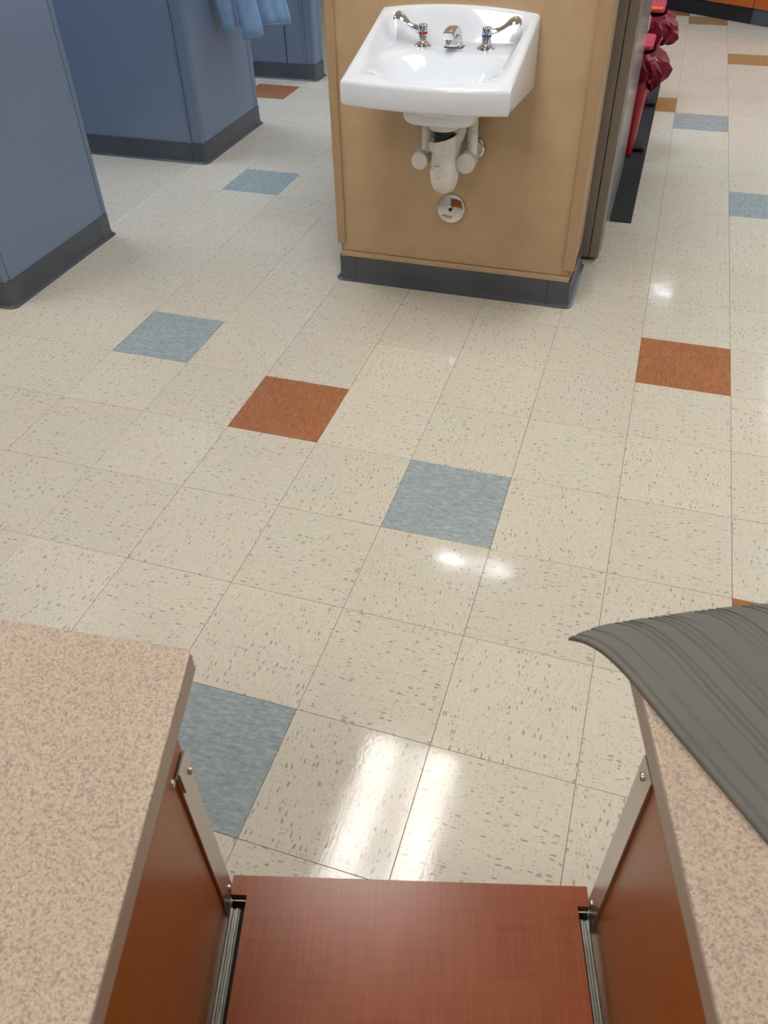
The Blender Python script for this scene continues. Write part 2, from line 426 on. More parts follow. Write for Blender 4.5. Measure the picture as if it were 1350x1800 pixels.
# ceiling lights ----------------------------------------------------
for n, (x, y, c, where) in enumerate(LIGHTS):
    t = thing('ceiling_light', 'white two-tube ceiling light ' + where, 'light', (x, y, CEIL - 0.02), 'ceiling troffers')
    bm = B()
    for lo, hi in (((-0.305, -0.61, 0), (-0.28, 0.61, 0.02)), ((0.28, -0.61, 0), (0.305, 0.61, 0.02)), ((-0.28, -0.61, 0), (0.28, -0.585, 0.02)), ((-0.28, 0.585, 0), (0.28, 0.61, 0.02))):
        box(bm, (x + lo[0], y + lo[1], CEIL - 0.02 + lo[2] - 0.002), (x + hi[0], y + hi[1], CEIL - 0.001), 0.002)
    link('frame', bm, 'white_metal', t)
    link('lens', box(B(), (x - 0.28, y - 0.585, CEIL - 0.014), (x + 0.28, y + 0.585, CEIL - 0.008)), LAMPM[c], t)

DLX, DLY = 0.92, 7.22
t = thing('downlight', 'small square recessed downlight above the angled oak cabinets', 'light', (DLX, DLY, CEIL - 0.01))
bm = B()
for lo, hi in (((-0.125, -0.145), (-0.10, 0.145)), ((0.10, -0.145), (0.125, 0.145)), ((-0.10, -0.145), (0.10, -0.12)), ((-0.10, 0.12), (0.10, 0.145))):
    box(bm, (DLX + lo[0], DLY + lo[1], CEIL - 0.012), (DLX + hi[0], DLY + hi[1], CEIL - 0.001), 0.002)
link('frame', bm, 'white_metal', t)
link('lens', box(B(), (DLX - 0.10, DLY - 0.12, CEIL - 0.008), (DLX + 0.10, DLY + 0.12, CEIL - 0.004)), LAMPM[COOL], t)

# ------------------------------------------------------------------ cove base profile swept along a path
COVE = [(0.000, 0.100), (0.0035, 0.100), (0.0045, 0.096), (0.0045, 0.030), (0.006, 0.016), (0.010, 0.007), (0.017, 0.0035), (0.021, 0.0015), (0.021, 0.0), (0.000, 0.0)]
def cove(name, path, parent, jit=0.0, h=1.0):
    """path: xy points, outside is to the right of travel"""
    P = [Vector((x, y)) for x, y in path]; n = len(P); dirs = [(P[i + 1] - P[i]).normalized() for i in range(n - 1)]
    rows = []
    for i in range(n):
        d0 = dirs[max(i - 1, 0)]; d1 = dirs[min(i, n - 2)]
        n0 = Vector((d0.y, -d0.x)); n1 = Vector((d1.y, -d1.x)); m = (n0 + n1).normalized(); k = 1 / max(0.5, m.dot(n0))
        rows.append([(P[i].x + m.x * a * k, P[i].y + m.y * a * k, z * h) for a, z in COVE])
    bm = B(); vs, fs = grid_shell(bm, rows, close=True)
    fs.append(bm.faces.new(vs[0][::-1])); fs.append(bm.faces.new(vs[-1]))
    bmesh.ops.recalc_face_normals(bm, faces=bm.faces)
    return link(name, bm, 'cove', parent, smooth=True, angle=35)
def arc(cx, cy, r, a0, a1, n=5):
    return [(cx + r * math.cos(math.radians(a0 + (a1 - a0) * k / n)), cy + r * math.sin(math.radians(a0 + (a1 - a0) * k / n))) for k in range(n + 1)]

# ------------------------------------------------------------------ blue-grey partitions on the left
PX = -1.775
def partition(label, y0, y1, far_x=-5.2, height=2.32, bead=True, seam_y=None):
    t = thing('partition_wall', label, 'partition', ((far_x + PX) / 2, (y0 + y1) / 2, 0))
    link('core', box(B(), (far_x, y0 + 0.012, 0.0), (PX - 0.012, y1 - 0.012, height - 0.01)), 'blue_trim', t)
    # face towards the desks, stopping at the corner strip
    xs = PX - 0.068
    link('front_panel', box(B(), (far_x, y0 + 0.001, 0.098), (xs - 0.004, y0 + 0.014, height), 0.001), 'blue_lam', t)
    link('corner_strip', box(B(), (xs + 0.004, y0, 0.098), (PX, y0 + 0.03, height), 0.006, 3), 'blue_trim', t)
    bm = B(); z = 0.1; pts = []; rads = []
    while z < height - 0.01:
        pts.append((xs, y0 - 0.0005, z)); rads.append(0.0055 + 0.0025 * random.random()); z += 0.012
    tube(bm, pts, rads, 8)
    link('bead_strip', bm, 'blue_trim', t, True)
    sy = seam_y if seam_y else y1 - 0.03
    link('end_panel', box(B(), (PX - 0.014, y0 + 0.03, 0.098), (PX, sy - 0.0025, height), 0.0015), 'blue_lam', t)
    link('seam_strip', box(B(), (PX - 0.016, sy - 0.004, 0.1), (PX - 0.004, sy + 0.004, height)), 'seam', t)
    link('edge_strip', box(B(), (PX - 0.03, sy + 0.0025, 0.098), (PX, y1, height), 0.004, 2), 'blue_trim', t)
    link('back_panel', box(B(), (far_x, y1 - 0.014, 0.098), (PX - 0.03, y1 - 0.001, height), 0.001), 'blue_lam', t)
    link('cap', box(B(), (far_x, y0 - 0.004, height), (PX + 0.004, y1 + 0.004, height + 0.02), 0.004), 'blue_trim', t)
    # rubber base: front length, corner wrap, end length, rear corner
    b = 0.012
    cove('cove_base', [(far_x, y0), (xs - 0.002, y0)], t)
    cove('cove_base', [(xs, y0 - 0.0005)] + arc(PX - b, y0 + b, b, -90, 0) + [(PX, y0 + min(0.1, (y1 - y0) * 0.3))], t)
    e0 = min(0.1, (y1 - y0) * 0.3); e1 = min(0.08, (y1 - y0) * 0.3)
    cove('cove_base', [(PX - 0.0005, y0 + e0 + 0.0015), (PX - 0.0005, y1 - e1)], t)
    cove('cove_base', [(PX, y1 - min(0.08, (y1 - y0) * 0.3) + 0.0015)] + arc(PX - b, y1 - b, b, 0, 90) + [(PX - 0.12, y1)], t)
    return t
partition('blue-grey partition wall at the left edge, nearest the speckled counter', 0.790, 1.510, seam_y=1.480)
partition('blue-grey partition wall with the light blue jacket hanging on its end', 2.450, 3.175, seam_y=3.118)
p3 = partition('blue-grey partition wall farthest away, beside the tan sink wall', 4.110, 4.270, seam_y=4.215)
link('panel_seam', box(B(), (-1.979, 4.1085, 0.1), (-1.974, 4.113, 2.32)), 'seam', p3)

# ------------------------------------------------------------------ tan sink wall
WH = 1.44
WX0, WX1, WY, WYB = -0.604, 0.314, 1.378, 1.752
wl = thing('sink_wall', 'tan laminate half-height wall with slate base holding the white sink', 'partition', ((WX0 + WX1) / 2, (WY + WYB) / 2, 0))
link('core', box(B(), (WX0 + 0.002, WY + 0.006, 0.0), (WX1 - 0.002, WYB, WH - 0.01)), 'tan_trim', wl)
link('front_panel', box(B(), (WX0 + 0.012, WY, 0.122), (WX1 - 0.012, WY + 0.008, WH - 0.002), 0.001), 'tan', wl)
link('side_panel', box(B(), (WX1 - 0.006, WY + 0.03, 0.1), (WX1, WYB, WH - 0.002), 0.001), 'tan_trim', wl)
link('side_panel', box(B(), (WX0, WY + 0.03, 0.1), (WX0 + 0.006, WYB, WH - 0.002), 0.001), 'tan_trim', wl)
link('corner_trim', box(B(), (WX0 - 0.008, WY - 0.011, 0.150), (WX0 + 0.026, WY + 0.03, WH), 0.005, 3), 'tan_trim', wl)
link('corner_trim', box(B(), (WX1 - 0.036, WY - 0.011, 0.142), (WX1 + 0.010, WY + 0.03, WH), 0.009, 4), 'tan_trim', wl)
link('ledge_strip', box(B(), (WX0 + 0.004, WY - 0.008, 0.100), (WX1 - 0.004, WY + 0.01, 0.120), 0.002), 'tan', wl)
link('cap', box(B(), (WX0 - 0.01, WY - 0.014, WH), (WX1 + 0.012, WYB + 0.01, WH + 0.025), 0.006), 'tan_trim', wl)
b = 0.012; wy = WY - 0.004
cove('cove_base', [(WX0 - 0.002, WYB), (WX0 - 0.002, wy + b)] + arc(WX0 - 0.002 + b, wy + b, b, 180, 270)[1:] + [(-0.538, wy)], wl)
cove('cove_base', [(-0.5365, wy + 0.0004), (0.2345, wy + 0.0004)], wl)
cove('cove_base', [(0.236, wy - 0.0004)] + arc(WX1 + 0.002 - b, wy + b, b, -90, 0) + [(WX1 + 0.002, WYB)], wl)

# ------------------------------------------------------------------ chrome cleanout cover
t = thing('cleanout_cover', 'round chrome cleanout cover plate on the tan wall below the sink', 'cover plate', (-0.154, WY, 0.334))
c0 = (-0.154, WY - 0.0062, 0.334); CAX = (0, -1, 0.125)
link('plate', lathe(B(), [(0.0515, 0.0), (0.0515, 0.003), (0.0505, 0.0042), (0.047, 0.0050), (0.042, 0.0058), (0.035, 0.0068), (0.027, 0.0076), (0.019, 0.0081), (0.011, 0.0084), (0.0105, 0.006)], c0, CAX, 48), 'chrome', t, True, 30)
link('washer', lathe(B(), [(0.011, 0.0080), (0.011, 0.0094), (0.009, 0.0106), (0.0065, 0.0102), (0.0062, 0.006)], c0, CAX, 24), 'screw', t, True)
link('screw_recess', lathe(B(), [(0.006, 0.005), (0.0055, 0.0106), (0.0005, 0.0100)], c0, CAX, 16), 'black', t, True)

# ------------------------------------------------------------------ wall-hung sink
CX = -0.139
SB = WY - 0.001          # wall side
sk = thing('wall_sink', 'white porcelain wall-hung sink with wrist-blade taps on the tan wall', 'sink', (CX, SB, 0.74))
def sstep(a, b, x):
    t_ = min(1, max(0, (x - a) / (b - a))); return t_ * t_ * (3 - 2 * t_)
def plan(s, t_):
    """s -1..1 across, t 0 (wall) .. 1 (front)"""
    hw = 0.258 - 0.0035 * t_
    # soften front corners
    y = SB - t_ * (0.448 + 0.030 * (1 - s * s))
    return CX - 0.011 + 0.002 * t_ + s * hw, y
def rim_z(s, t_):
    back = 0.971 + 0.018 * (1 - s * s)
    return back + (0.862 - back) * (t_ ** 0.96)
def top_z(s, t_):
    zr = rim_z(s, t_)
    # distance in metres from the outer edges
    ds = (1 - abs(s)) * 0.25; df = (1 - t_) * 0.465; db = t_ * 0.465
    deck = 0.888 - 0.016 * sstep(0.30, 0.95, t_)
    z = zr
    # inner pan
    kin = sstep(0.020, 0.062, ds) * sstep(0.022, 0.045, df) * sstep(0.018, 0.095, db)
    z = zr + (min(deck, zr) - zr) * kin
    # bowl
    ex = abs(s * 0.25) / 0.190; ey = (t_ - 0.665) * 0.465 / 0.128
    r = (ex ** 2.6 + abs(ey) ** 2.6) ** (1 / 2.6)
    if r < 1.12:
        z -= 0.125 * (1 - sstep(0.30, 1.12, r))
    # faucet ledge slightly raised
    # outer rounding
    e = min(ds, df); R = 0.011
    if e < R: z -= R - math.sqrt(max(0, R * R - (R - e) ** 2))
    if db < 0.014: z -= (0.014 - db) * 0.6
    return z
bm = B(); NS, NTT = 96, 96
def dens(k, n):
    x = 2 * k / n - 1
    return math.copysign(1 - (1 - abs(x)) ** 1.35, x)
ss = [dens(k, NS) for k in range(NS + 1)]
ts = [(dens(k, NTT) + 1) / 2 for k in range(NTT + 1)]
rows = [[(*plan(s, t_), top_z(s, t_)) for s in ss] for t_ in ts]
vs, fs = grid_shell(bm, rows)
# skirt: outer loop down to the underside
loop = [vs[0][k] for k in range(NS + 1)] + [vs[i][NS] for i in range(1, NTT + 1)] + [vs[NTT][k] for k in range(NS - 1, -1, -1)] + [vs[i][0] for i in range(NTT - 1, 0, -1)]
prev = loop
for zb, inn in ((0.802, 0.0), (0.794, 0.003), (0.790, 0.010), (0.792, 0.022)):
    cur = []
    for v in loop:
        x, y, z = v.co
        cx, cy = CX - 0.009, SB - 0.235
        dx, dy = x - cx, y - cy
        k = 1 - inn / 0.25
        # the flanks are a touch tapered towards the bottom
        yy = cy + dy * k if y < SB - 0.02 else y
        zz = min(zb - 0.042 * max(0.0, (y - (SB - 0.42)) / 0.42), z)
        cur.append(bm.verts.new((cx + dx * k, yy, zz)))
    n = len(loop)
    for k in range(n): fs.append(bm.faces.new((prev[k], prev[(k + 1) % n], cur[(k + 1) % n], cur[k])))
    prev = cur
fs.append(bm.faces.new(prev))
bmesh.ops.recalc_face_normals(bm, faces=bm.faces)
link('basin', bm, 'porcelain', sk, True, 60)
# underside of the bowl
bm = B(); rows = []
for z, k in ((0.800, 1.0), (0.735, 0.985), (0.718, 0.96), (0.708, 0.90), (0.704, 0.80), (0.704, 0.35)):
    row = []
    for a in range(48):
        th = a * 2 * math.pi / 48; c_, s_ = math.cos(th), math.sin(th)
        ex = math.copysign(abs(c_) ** 0.5, c_); ey = math.copysign(abs(s_) ** 0.5, s_)
        row.append((CX - 0.004 + 0.124 * k * ex, 1.165 + 0.105 * k * ey, z))
    rows.append(row)
vs, fs = grid_shell(bm, rows, True); bm.faces.new(vs[0]); bm.faces.new(vs[-1][::-1])
bmesh.ops.recalc_face_normals(bm, faces=bm.faces)
link('bowl_underside', bm, 'porcelain', sk, True, 60)
# drain flange and overflow
link('drain', lathe(B(), [(0.024, -0.004), (0.024, 0.002), (0.02, 0.003), (0.015, 0.0), (0.014, -0.003)], (CX, plan(0, 0.66)[1], top_z(0, 0.66) + 0.001), 'z'), 'chrome', sk, True)
link('chip_mark', box(B(), (CX + 0.2335, SB - 0.431, 0.8485), (CX + 0.2410, SB - 0.4285, 0.851), 0.0008), 'black', sk)

# taps -----------------------------------------------------------
DZ = 0.887
def tap(x, ring, sgn):
    y = 1.262
    link('tap_base', lathe(B(), [(0.028, -0.004), (0.028, 0.003), (0.0265, 0.007), (0.018, 0.011), (0.0155, 0.014)], (x, y, DZ), 'z', 36), 'chrome', sk, True, 40)
    body = link('tap_body', lathe(B(), [(0.0145, 0.010), (0.0145, 0.0325), (0.0138, 0.0335), (0.0138, 0.0395), (0.015, 0.0405), (0.015, 0.056), (0.0125, 0.060), (0.004, 0.0615)], (x, y, DZ), 'z', 32), 'chrome', sk, True, 40)
    r_ = link('colour_ring', lathe(B(), [(0.0144, 0.0335), (0.0149, 0.034), (0.0149, 0.039), (0.0144, 0.0395)], (x, y, DZ), 'z', 32), ring, body, True)
    # wrist blade: flat lever swelling to a paddle, dipping then rising outwards and back
    rows = []
    L = [(0.010, 0.055, 0.008, 0.006), (0.022, 0.056, 0.009, 0.006), (0.036, 0.060, 0.0085, 0.0045), (0.050, 0.068, 0.010, 0.004), (0.062, 0.078, 0.0135, 0.0035), (0.074, 0.084, 0.0165, 0.003), (0.086, 0.085, 0.0165, 0.003), (0.095, 0.081, 0.0125, 0.0028), (0.099, 0.077, 0.006, 0.0025)]
    for d, z, wd, th in L:
        row = []
        for k in range(12):
            a = 2 * math.pi * k / 12
            row.append((x + sgn * (d * 1.03), y + d * 0.16 + wd * math.cos(a) * 0.75, DZ + 0.047 + (z - 0.055) * 1.05 + th * math.sin(a) - wd * math.cos(a) * -0.55))
        rows.append(row)
    bm = B(); vs, fs = grid_shell(bm, rows, True); bm.faces.new(vs[0]); bm.faces.new(vs[-1][::-1])
    bmesh.ops.recalc_face_normals(bm, faces=bm.faces)
    h = link('wrist_blade', bm, 'chrome', sk, True, 60)
    return h
tap(CX - 0.1016, 'red_mark', -1); tap(CX + 0.1016, 'blue_mark', 1)
# spout: shield-shaped column bending forward
rows = []
path = [(1.268, DZ - 0.004, 0.0285, 0.020), (1.268, DZ + 0.004, 0.0275, 0.0195), (1.268, DZ + 0.014, 0.0260, 0.0185), (1.266, DZ + 0.024, 0.0245, 0.0175)]
rows2 = [(y, z, hx, hy, 0.0) for y, z, hx, hy in path]
for k in range(1, 8):
    a = math.radians(k * 90 / 7); R = 0.028
    rows2.append((1.266 - R * (1 - math.cos(a)), DZ + 0.024 + R * math.sin(a), 0.0245 - 0.005 * k / 7, 0.0175 - 0.004 * k / 7, a))
rows2.append((1.212, DZ + 0.0525, 0.0190, 0.0130, math.radians(96)))
rows2.append((1.186, DZ + 0.0485, 0.0180, 0.0125, math.radians(101)))
rows2.append((1.178, DZ + 0.0460, 0.0160, 0.0100, math.radians(104)))
bm = B(); rws = []
for y, z, hx, hy, a in rows2:
    row = []
    for k in range(24):
        th = 2 * math.pi * k / 24; c_, s_ = math.cos(th), math.sin(th)
        ex = math.copysign(abs(c_) ** 0.7, c_) * hx; ey = math.copysign(abs(s_) ** 0.7, s_) * hy
        row.append((CX + ex, y + ey * math.cos(a), z + ey * math.sin(a)))
    rws.append(row)
vs, fs = grid_shell(bm, rws, True); bm.faces.new(vs[0]); bm.faces.new(vs[-1][::-1])
bmesh.ops.recalc_face_normals(bm, faces=bm.faces)
sp = link('spout', bm, 'chrome', sk, True, 60)
link('aerator', lathe(B(), [(0.0105, 0.0), (0.0115, 0.001), (0.0115, 0.012), (0.010, 0.016)], (CX, 1.190, DZ + 0.022), 'z', 24), 'chrome', sp, True, 40)
link('spout_gasket', box(B(), (CX - 0.030, 1.246, DZ - 0.004), (CX + 0.030, 1.290, DZ + 0.002), 0.001), 'black', sp)

# trap and stops ---------------------------------------------------
TX, TY = CX + 0.003, 1.150
link('tail_collar', lathe(B(), [(0.046, 0.0), (0.048, 0.006), (0.048, 0.022), (0.044, 0.026)], (TX, TY, 0.682), 'z', 32), 'pvc', sk, True)
link('tailpiece', tube(B(), [(TX, TY, 0.62), (TX, TY, 0.69)], 0.032, 24), 'green_black', sk, True, 40)
bm = B()
for r_, z0, z1 in ((0.0335, 0.655, 0.659), (0.0335, 0.664, 0.668), (0.0335, 0.673, 0.677)):
    lathe(bm, [(r_ - 0.002, z0), (r_, z0 + 0.001), (r_, z1 - 0.001), (r_ - 0.002, z1)], (TX, TY, 0), 'z', 24)
link('thread', bm, 'green_black', sk, True)
# slip nut: eight-sided collar with an open, tilted mouth
bm = B(); o_ = []; i_ = []; lo_ = []; li_ = []
for k in range(8):
    a = 2 * math.pi * (k + 0.5) / 8; zt = 0.652 + 0.012 * math.cos(a)
    o_.append(bm.verts.new((TX + 0.047 * math.cos(a), TY + 0.047 * math.sin(a), zt)))
    i_.append(bm.verts.new((TX + 0.041 * math.cos(a), TY + 0.041 * math.sin(a), zt)))
    lo_.append(bm.verts.new((TX + 0.047 * math.cos(a), TY + 0.047 * math.sin(a), 0.615)))
    li_.append(bm.verts.new((TX + 0.038 * math.cos(a), TY + 0.038 * math.sin(a), 0.608)))
for k in range(8):
    j = (k + 1) % 8
    bm.faces.new((o_[k], o_[j], i_[j], i_[k])); bm.faces.new((lo_[k], lo_[j], o_[j], o_[k])); bm.faces.new((li_[k], li_[j], lo_[j], lo_[k])); bm.faces.new((i_[k], i_[j], li_[j], li_[k]))
bmesh.ops.recalc_face_normals(bm, faces=bm.faces)
link('slip_nut', bm, 'pvc', sk)
pts = [(TX, TY, 0.64), (TX, TY, 0.60), (TX, TY, 0.56)]
for k in range(0, 13):
    a = math.radians(180 + k * 15); pts.append((TX - 0.006 * (1 - math.cos(math.radians(k * 15))) / 2, TY + 0.045 + 0.045 * math.cos(a), 0.548 + 0.045 * math.sin(a)))
pts += [(TX - 0.005, TY + 0.09, 0.575), (TX + 0.002, TY + 0.092, 0.62)]
for k in range(1, 6):
    a = math.radians(k * 18); pts.append((TX + 0.006 + 0.003 * k, TY + 0.092 + 0.04 * (1 - math.cos(a)), 0.62 + 0.04 * math.sin(a)))
pts += [(TX + 0.022, WY - 0.002, 0.662)]
tr = link('trap', tube(B(), pts, [0.0385] * 3 + [0.0425] * 13 + [0.038] * 8, 24), 'pvc', sk, True, 50)
for x, z, w_, h_ in ((-0.012, 0.574, 0.018, 0.003), (-0.030, 0.563, 0.004, 0.008), (0.020, 0.546, 0.003, 0.007), (-0.004, 0.536, 0.014, 0.002)):
    yy = TY - math.sqrt(max(0.0, 0.0425 ** 2 - x * x)) * (1.0 if z > 0.55 else 0.985) - 0.0002
    link('scuff_mark', box(B(), (TX + x - w_ / 2, yy - 0.0006, z - h_ / 2), (TX + x + w_ / 2, yy + 0.003, z + h_ / 2)), 'pvc_grey', tr)
def stop(x, xp, zc, r_, label=None):
    s_ = link('stop_valve', lathe(B(), [(r_, 0.0), (r_ * 1.02, 0.004), (r_ * 1.02, 0.05), (r_ * 0.98, 0.052)], (x, 1.275, zc), 'y', 32), 'pvc_grey', sk, True, 40)
    link('stop_cap', lathe(B(), [(r_ * 0.995, 0.052), (r_ * 0.985, 0.058), (r_ * 0.96, 0.060), (0.001, 0.0605)], (x, 1.275, zc), 'y', 32), 'pvc', s_, True, 40)
    link('supply_tube', tube(B(), [(xp, 1.262, zc + 0.02), (xp, 1.262, 0.645), (xp, 1.262, 0.647), (xp, 1.262, 0.80)], [0.0175, 0.0175, 0.0160, 0.0160], 20), 'pvc', sk, True, 30)
    link('supply_stub', tube(B(), [(x, 1.270, zc), (x + 0.002, WY - 0.004, zc + 0.002)], r_ * 0.8, 24), 'pvc_grey', sk, True, 40)
    link('escutcheon', lathe(B(), [(r_ * 1.12, 0.0), (r_ * 1.12, 0.004), (r_ * 1.0, 0.013), (r_ * 0.82, 0.015)], (x + 0.002, WY, zc + 0.004), 'y', 32), 'chrome', sk, True, 40)
stop(-0.236, -0.222, 0.548, 0.0285); stop(-0.076, -0.064, 0.552, 0.0325)

# ------------------------------------------------------------------ grey cabinet behind the sink wall
CXR = 0.3860
gc = thing('metal_cabinet', 'warm grey enamelled cabinet standing behind the tan sink wall', 'cabinet', (-0.1, 2.4, 0))
link('body', box(B(), (-0.58, 1.798, 0.014), (0.3445, 3.00, 1.42), 0.002), 'cab_grey', gc)
link('corner_post', box(B(), (0.3465, 1.798, 0.014), (CXR, 1.86, 1.42), 0.004, 3), 'cab_grey', gc)
link('seam_slot', box(B(), (0.3440, 1.800, 0.016), (0.3470, 1.83, 0.14)), 'black', gc)
link('side_panel', box(B(), (0.3455, 1.861, 0.014), (CXR + 0.004, 3.00, 1.42), 0.004, 2), 'cab_side', gc)
link('gap_shade', box(B(), (-0.55, 1.83, 0.006), (0.372, 1.85, 0.013)), 'black', gc)  # black strip put in for the shade of the gap under the body
for x, y, z in ((-0.5, 1.86, 0.0), (0.33, 1.90, 0.0), (-0.5, 2.95, 0.0), (-0.4, 2.1, 0.0)):
    link('foot', lathe(B(), [(0.018, z), (0.018, 0.0145)], (x, y, 0), 'z', 12), 'black', gc)

# ------------------------------------------------------------------ black floor mat
bm = B(); prism(bm, [(0.3925, 2.232), (0.489, 2.232), (0.492, 5.0), (0.05, 5.0), (0.05, 3.02), (0.3925, 3.02)], 0.0002, 0.005, 0.0015)
tag(link('floor_mat', bm, 'mat_black'), 'long black rubber floor mat beside the grey cabinet under the red bins', 'mat')

# ------------------------------------------------------------------ red waste bins with liner bags
def waste_bin(label, x1, y0, y1, top, seed, lidlab, bagx, bagz):
    x0 = x1 - 0.30; cx = (x0 + x1) / 2; cy = (y0 + y1) / 2
    t = thing('waste_bin', label, 'bin', (cx, cy, 0.0055), 'red waste bins')
    def rect(hx, hy, z, r_=0.04, n=6):
        out = []
        for qx, qy, a0 in ((1, 1, 0), (-1, 1, 90), (-1, -1, 180), (1, -1, 270)):
            for k in range(n + 1):
                a = math.radians(a0 + 90 * k / n); out.append((cx + qx * (hx - r_) + r_ * math.cos(a), cy + qy * (hy - r_) + r_ * math.sin(a), z))
        return out
    hx, hy = 0.15, (y1 - y0) / 2
    bm = B(); rows = [rect(hx * 0.9, hy * 0.9, 0.0055), rect(hx * 0.925, hy * 0.925, 0.012), rect(hx * 1.08, hy * 1.0, top - 0.05), rect(hx * 1.12, hy * 1.04, top - 0.045), rect(hx * 1.12, hy * 1.04, top - 0.03), rect(hx * 1.02, hy * 0.95, top - 0.03), rect(hx * 0.86, hy * 0.84, 0.02)]
    vs, fs = grid_shell(bm, rows, True); bm.faces.new(vs[0][::-1]); bm.faces.new(vs[-1])
    bmesh.ops.recalc_face_normals(bm, faces=bm.faces)
    body = link('body', bm, 'bin_red', t, True, 35)
    # liner bag folded out over the rim, flaring and crumpled
    rng = random.Random(seed); bm = B(); rows = []
    N = 56; prof = [(0.88, 0.90, -0.10), (0.97, 0.96, -0.02), (1.08, 1.02, 0.004), (1.18, 1.08, -0.012), (1.34, 1.14, -0.030), (1.48, 1.18, -0.058), (1.54, 1.20, -0.085), (1.46, 1.18, -0.112), (1.28, 1.12, -0.132)]
    ph = [rng.random() * 6.28 for _ in range(6)]
    for ri, (kx, ky, dz) in enumerate(prof):
        row = []
        for k in range(N):
            a = 2 * math.pi * k / N; c_, s_ = math.cos(a), math.sin(a)
            ex = math.copysign(abs(c_) ** 0.6, c_); ey = math.copysign(abs(s_) ** 0.6, s_)
            amp = max(0, ri - 2) / 6
            cr = 1 + amp * (0.10 * math.sin(7 * a + ph[0]) + 0.07 * math.sin(13 * a + ph[1] + ri) + 0.05 * math.sin(23 * a + ph[2] - ri * 0.7))
            jx = amp * 0.012 * (rng.random() - 0.5)
            x = cx + hx * ex * kx * cr + jx; y = cy + hy * ey * ky * cr + amp * 0.012 * (rng.random() - 0.5)
            if x < CXR + 0.012 and y < 3.03: y = max(y, 3.03)
            z = top - 0.012 + dz * (1 + 0.18 * math.sin(5 * a + ph[3])) + amp * 0.02 * math.sin(11 * a + ph[4] + ri)
            row.append((x, y, z))
        rows.append(row)
    vs, fs = grid_shell(bm, rows, True); bmesh.ops.recalc_face_normals(bm, faces=bm.faces)
    bag = link('liner_bag', bm, 'bag', t, False)
    s_ = bag.modifiers.new('thickness', 'SOLIDIFY'); s_.thickness = 0.0012
    # lid
    ld = B(); prism(ld, [(p[0], p[1]) for p in rect(hx * 0.98, hy * 0.86, 0, 0.02, 4)], top + 0.006, top + 0.026, 0.006, 2)
    lid = link('lid', ld, 'lid_lit_red', t, True, 40)
    link('hinge', box(B(), (cx - 0.1, y1 - 0.03, top - 0.03), (cx + 0.1, y1 - 0.012, top + 0.012), 0.003), 'black', t)
    # pedal
    link('pedal', box(B(), (x1 - 0.02, y0 + 0.10, 0.012), (x1 + 0.045, y0 + 0.16, 0.026), 0.004), 'kick_black', t)
    return t, lid, (cx, cy, hx, hy)
b1, lid1, g1 = waste_bin('nearer red waste bin with a red liner bag, just past the grey cabinet', 0.431, 3.085, 3.40, 0.500, 3, None, 0.52, 0.42)
b2, lid2, g2 = waste_bin('farther red waste bin with an orange label on its lid', 0.440, 3.93, 4.26, 0.505, 11, None, 0.54, 0.45)
# orange label with dark lettering strokes on the far lid
cx, cy, hx, hy = g2; zt = 0.505 + 0.0262
lab = link('label', box(B(), (cx + 0.03, cy - hy * 0.80, zt), (cx + 0.135, cy - hy * 0.80 + 0.055, zt + 0.0008)), 'orange_print', lid2)
bm = B()
for x0, x1, y0, y1 in ((0.040, 0.075, 0.030, 0.036), (0.040, 0.075, 0.014, 0.020), (0.084, 0.090, 0.012, 0.042), (0.098, 0.125, 0.034, 0.040), (0.108, 0.114, 0.012, 0.034)):
    box(bm, (cx + x0, cy - hy * 0.80 + y0, zt + 0.0009), (cx + x1, cy - hy * 0.80 + y1, zt + 0.0014))
link('lettering', bm, 'bin_red', lab)

link('paper_tag', box(B(), (0.340, 3.868, 0.44), (0.372, 3.870, 0.515)), 'paper', b2)['label'] = 'white paper tag'

# ------------------------------------------------------------------ far cabinets, set at an angle
FA = Vector((0.352, 6.983)); FB = Vector((1.146, 6.452)); fd = (FB - FA).normalized(); fn = Vector((fd.y, -fd.x))   # fn points to the camera side
if fn.y > 0: fn = -fn
def fpt(s, d): q = FA + fd * s + fn * d; return (q.x, q.y)
def fbox(bm, s0, s1, d0, d1, z0, z1, bev=0.0): return prism(bm, [fpt(s0, d0), fpt(s1, d0), fpt(s1, d1), fpt(s0, d1)], z0, z1, bev)
SEAM = (Vector((1.088, 6.492)) - FA).dot(fd)
def far_cab(label, s0, s1, kick, seams):
    m = fpt((s0 + s1) / 2, -0.25)
    t = thing('base_cabinet', label, 'cabinet', (m[0], m[1], 0), 'angled base cabinets')
    link('body', fbox(B(), s0 + 0.001, s1 - 0.001, -0.55, -0.005, 0.11, 0.86), 'wood_far', t)
    link('kick_board', fbox(B(), s0 + 0.001, s1 - 0.001, -0.53, 0.0, 0.0, 0.108), kick, t)
    for a, b_ in seams:
        d = link('door', fbox(B(), a + 0.003, b_ - 0.003, -0.004, 0.016, 0.112, 0.85, 0.002), 'wood_far', t)
        k = B(); q0 = fpt(b_ - 0.05, 0.018); tube(k, [(q0[0], q0[1], 0.66), (q0[0] + fn.x * 0.025, q0[1] + fn.y * 0.025, 0.68), (q0[0] + fn.x * 0.025, q0[1] + fn.y * 0.025, 0.76), (q0[0], q0[1], 0.78)], 0.005, 8)
        link('handle', k, 'steel', d, True)
    link('worktop', fbox(B(), s0, s1, -0.57, 0.03, 0.862, 0.90, 0.004), 'cab_top', t)
far_cab('orange oak base cabinet with black kick board at the far end of the aisle', SEAM - 0.92, SEAM, 'kick_black', [(SEAM - 0.92, SEAM - 0.46), (SEAM - 0.46, SEAM)])
far_cab('orange oak base cabinet with slate kick board at the top right corner', SEAM, SEAM + 0.92, 'kick_grey', [(SEAM, SEAM + 0.46), (SEAM + 0.46, SEAM + 0.92)])

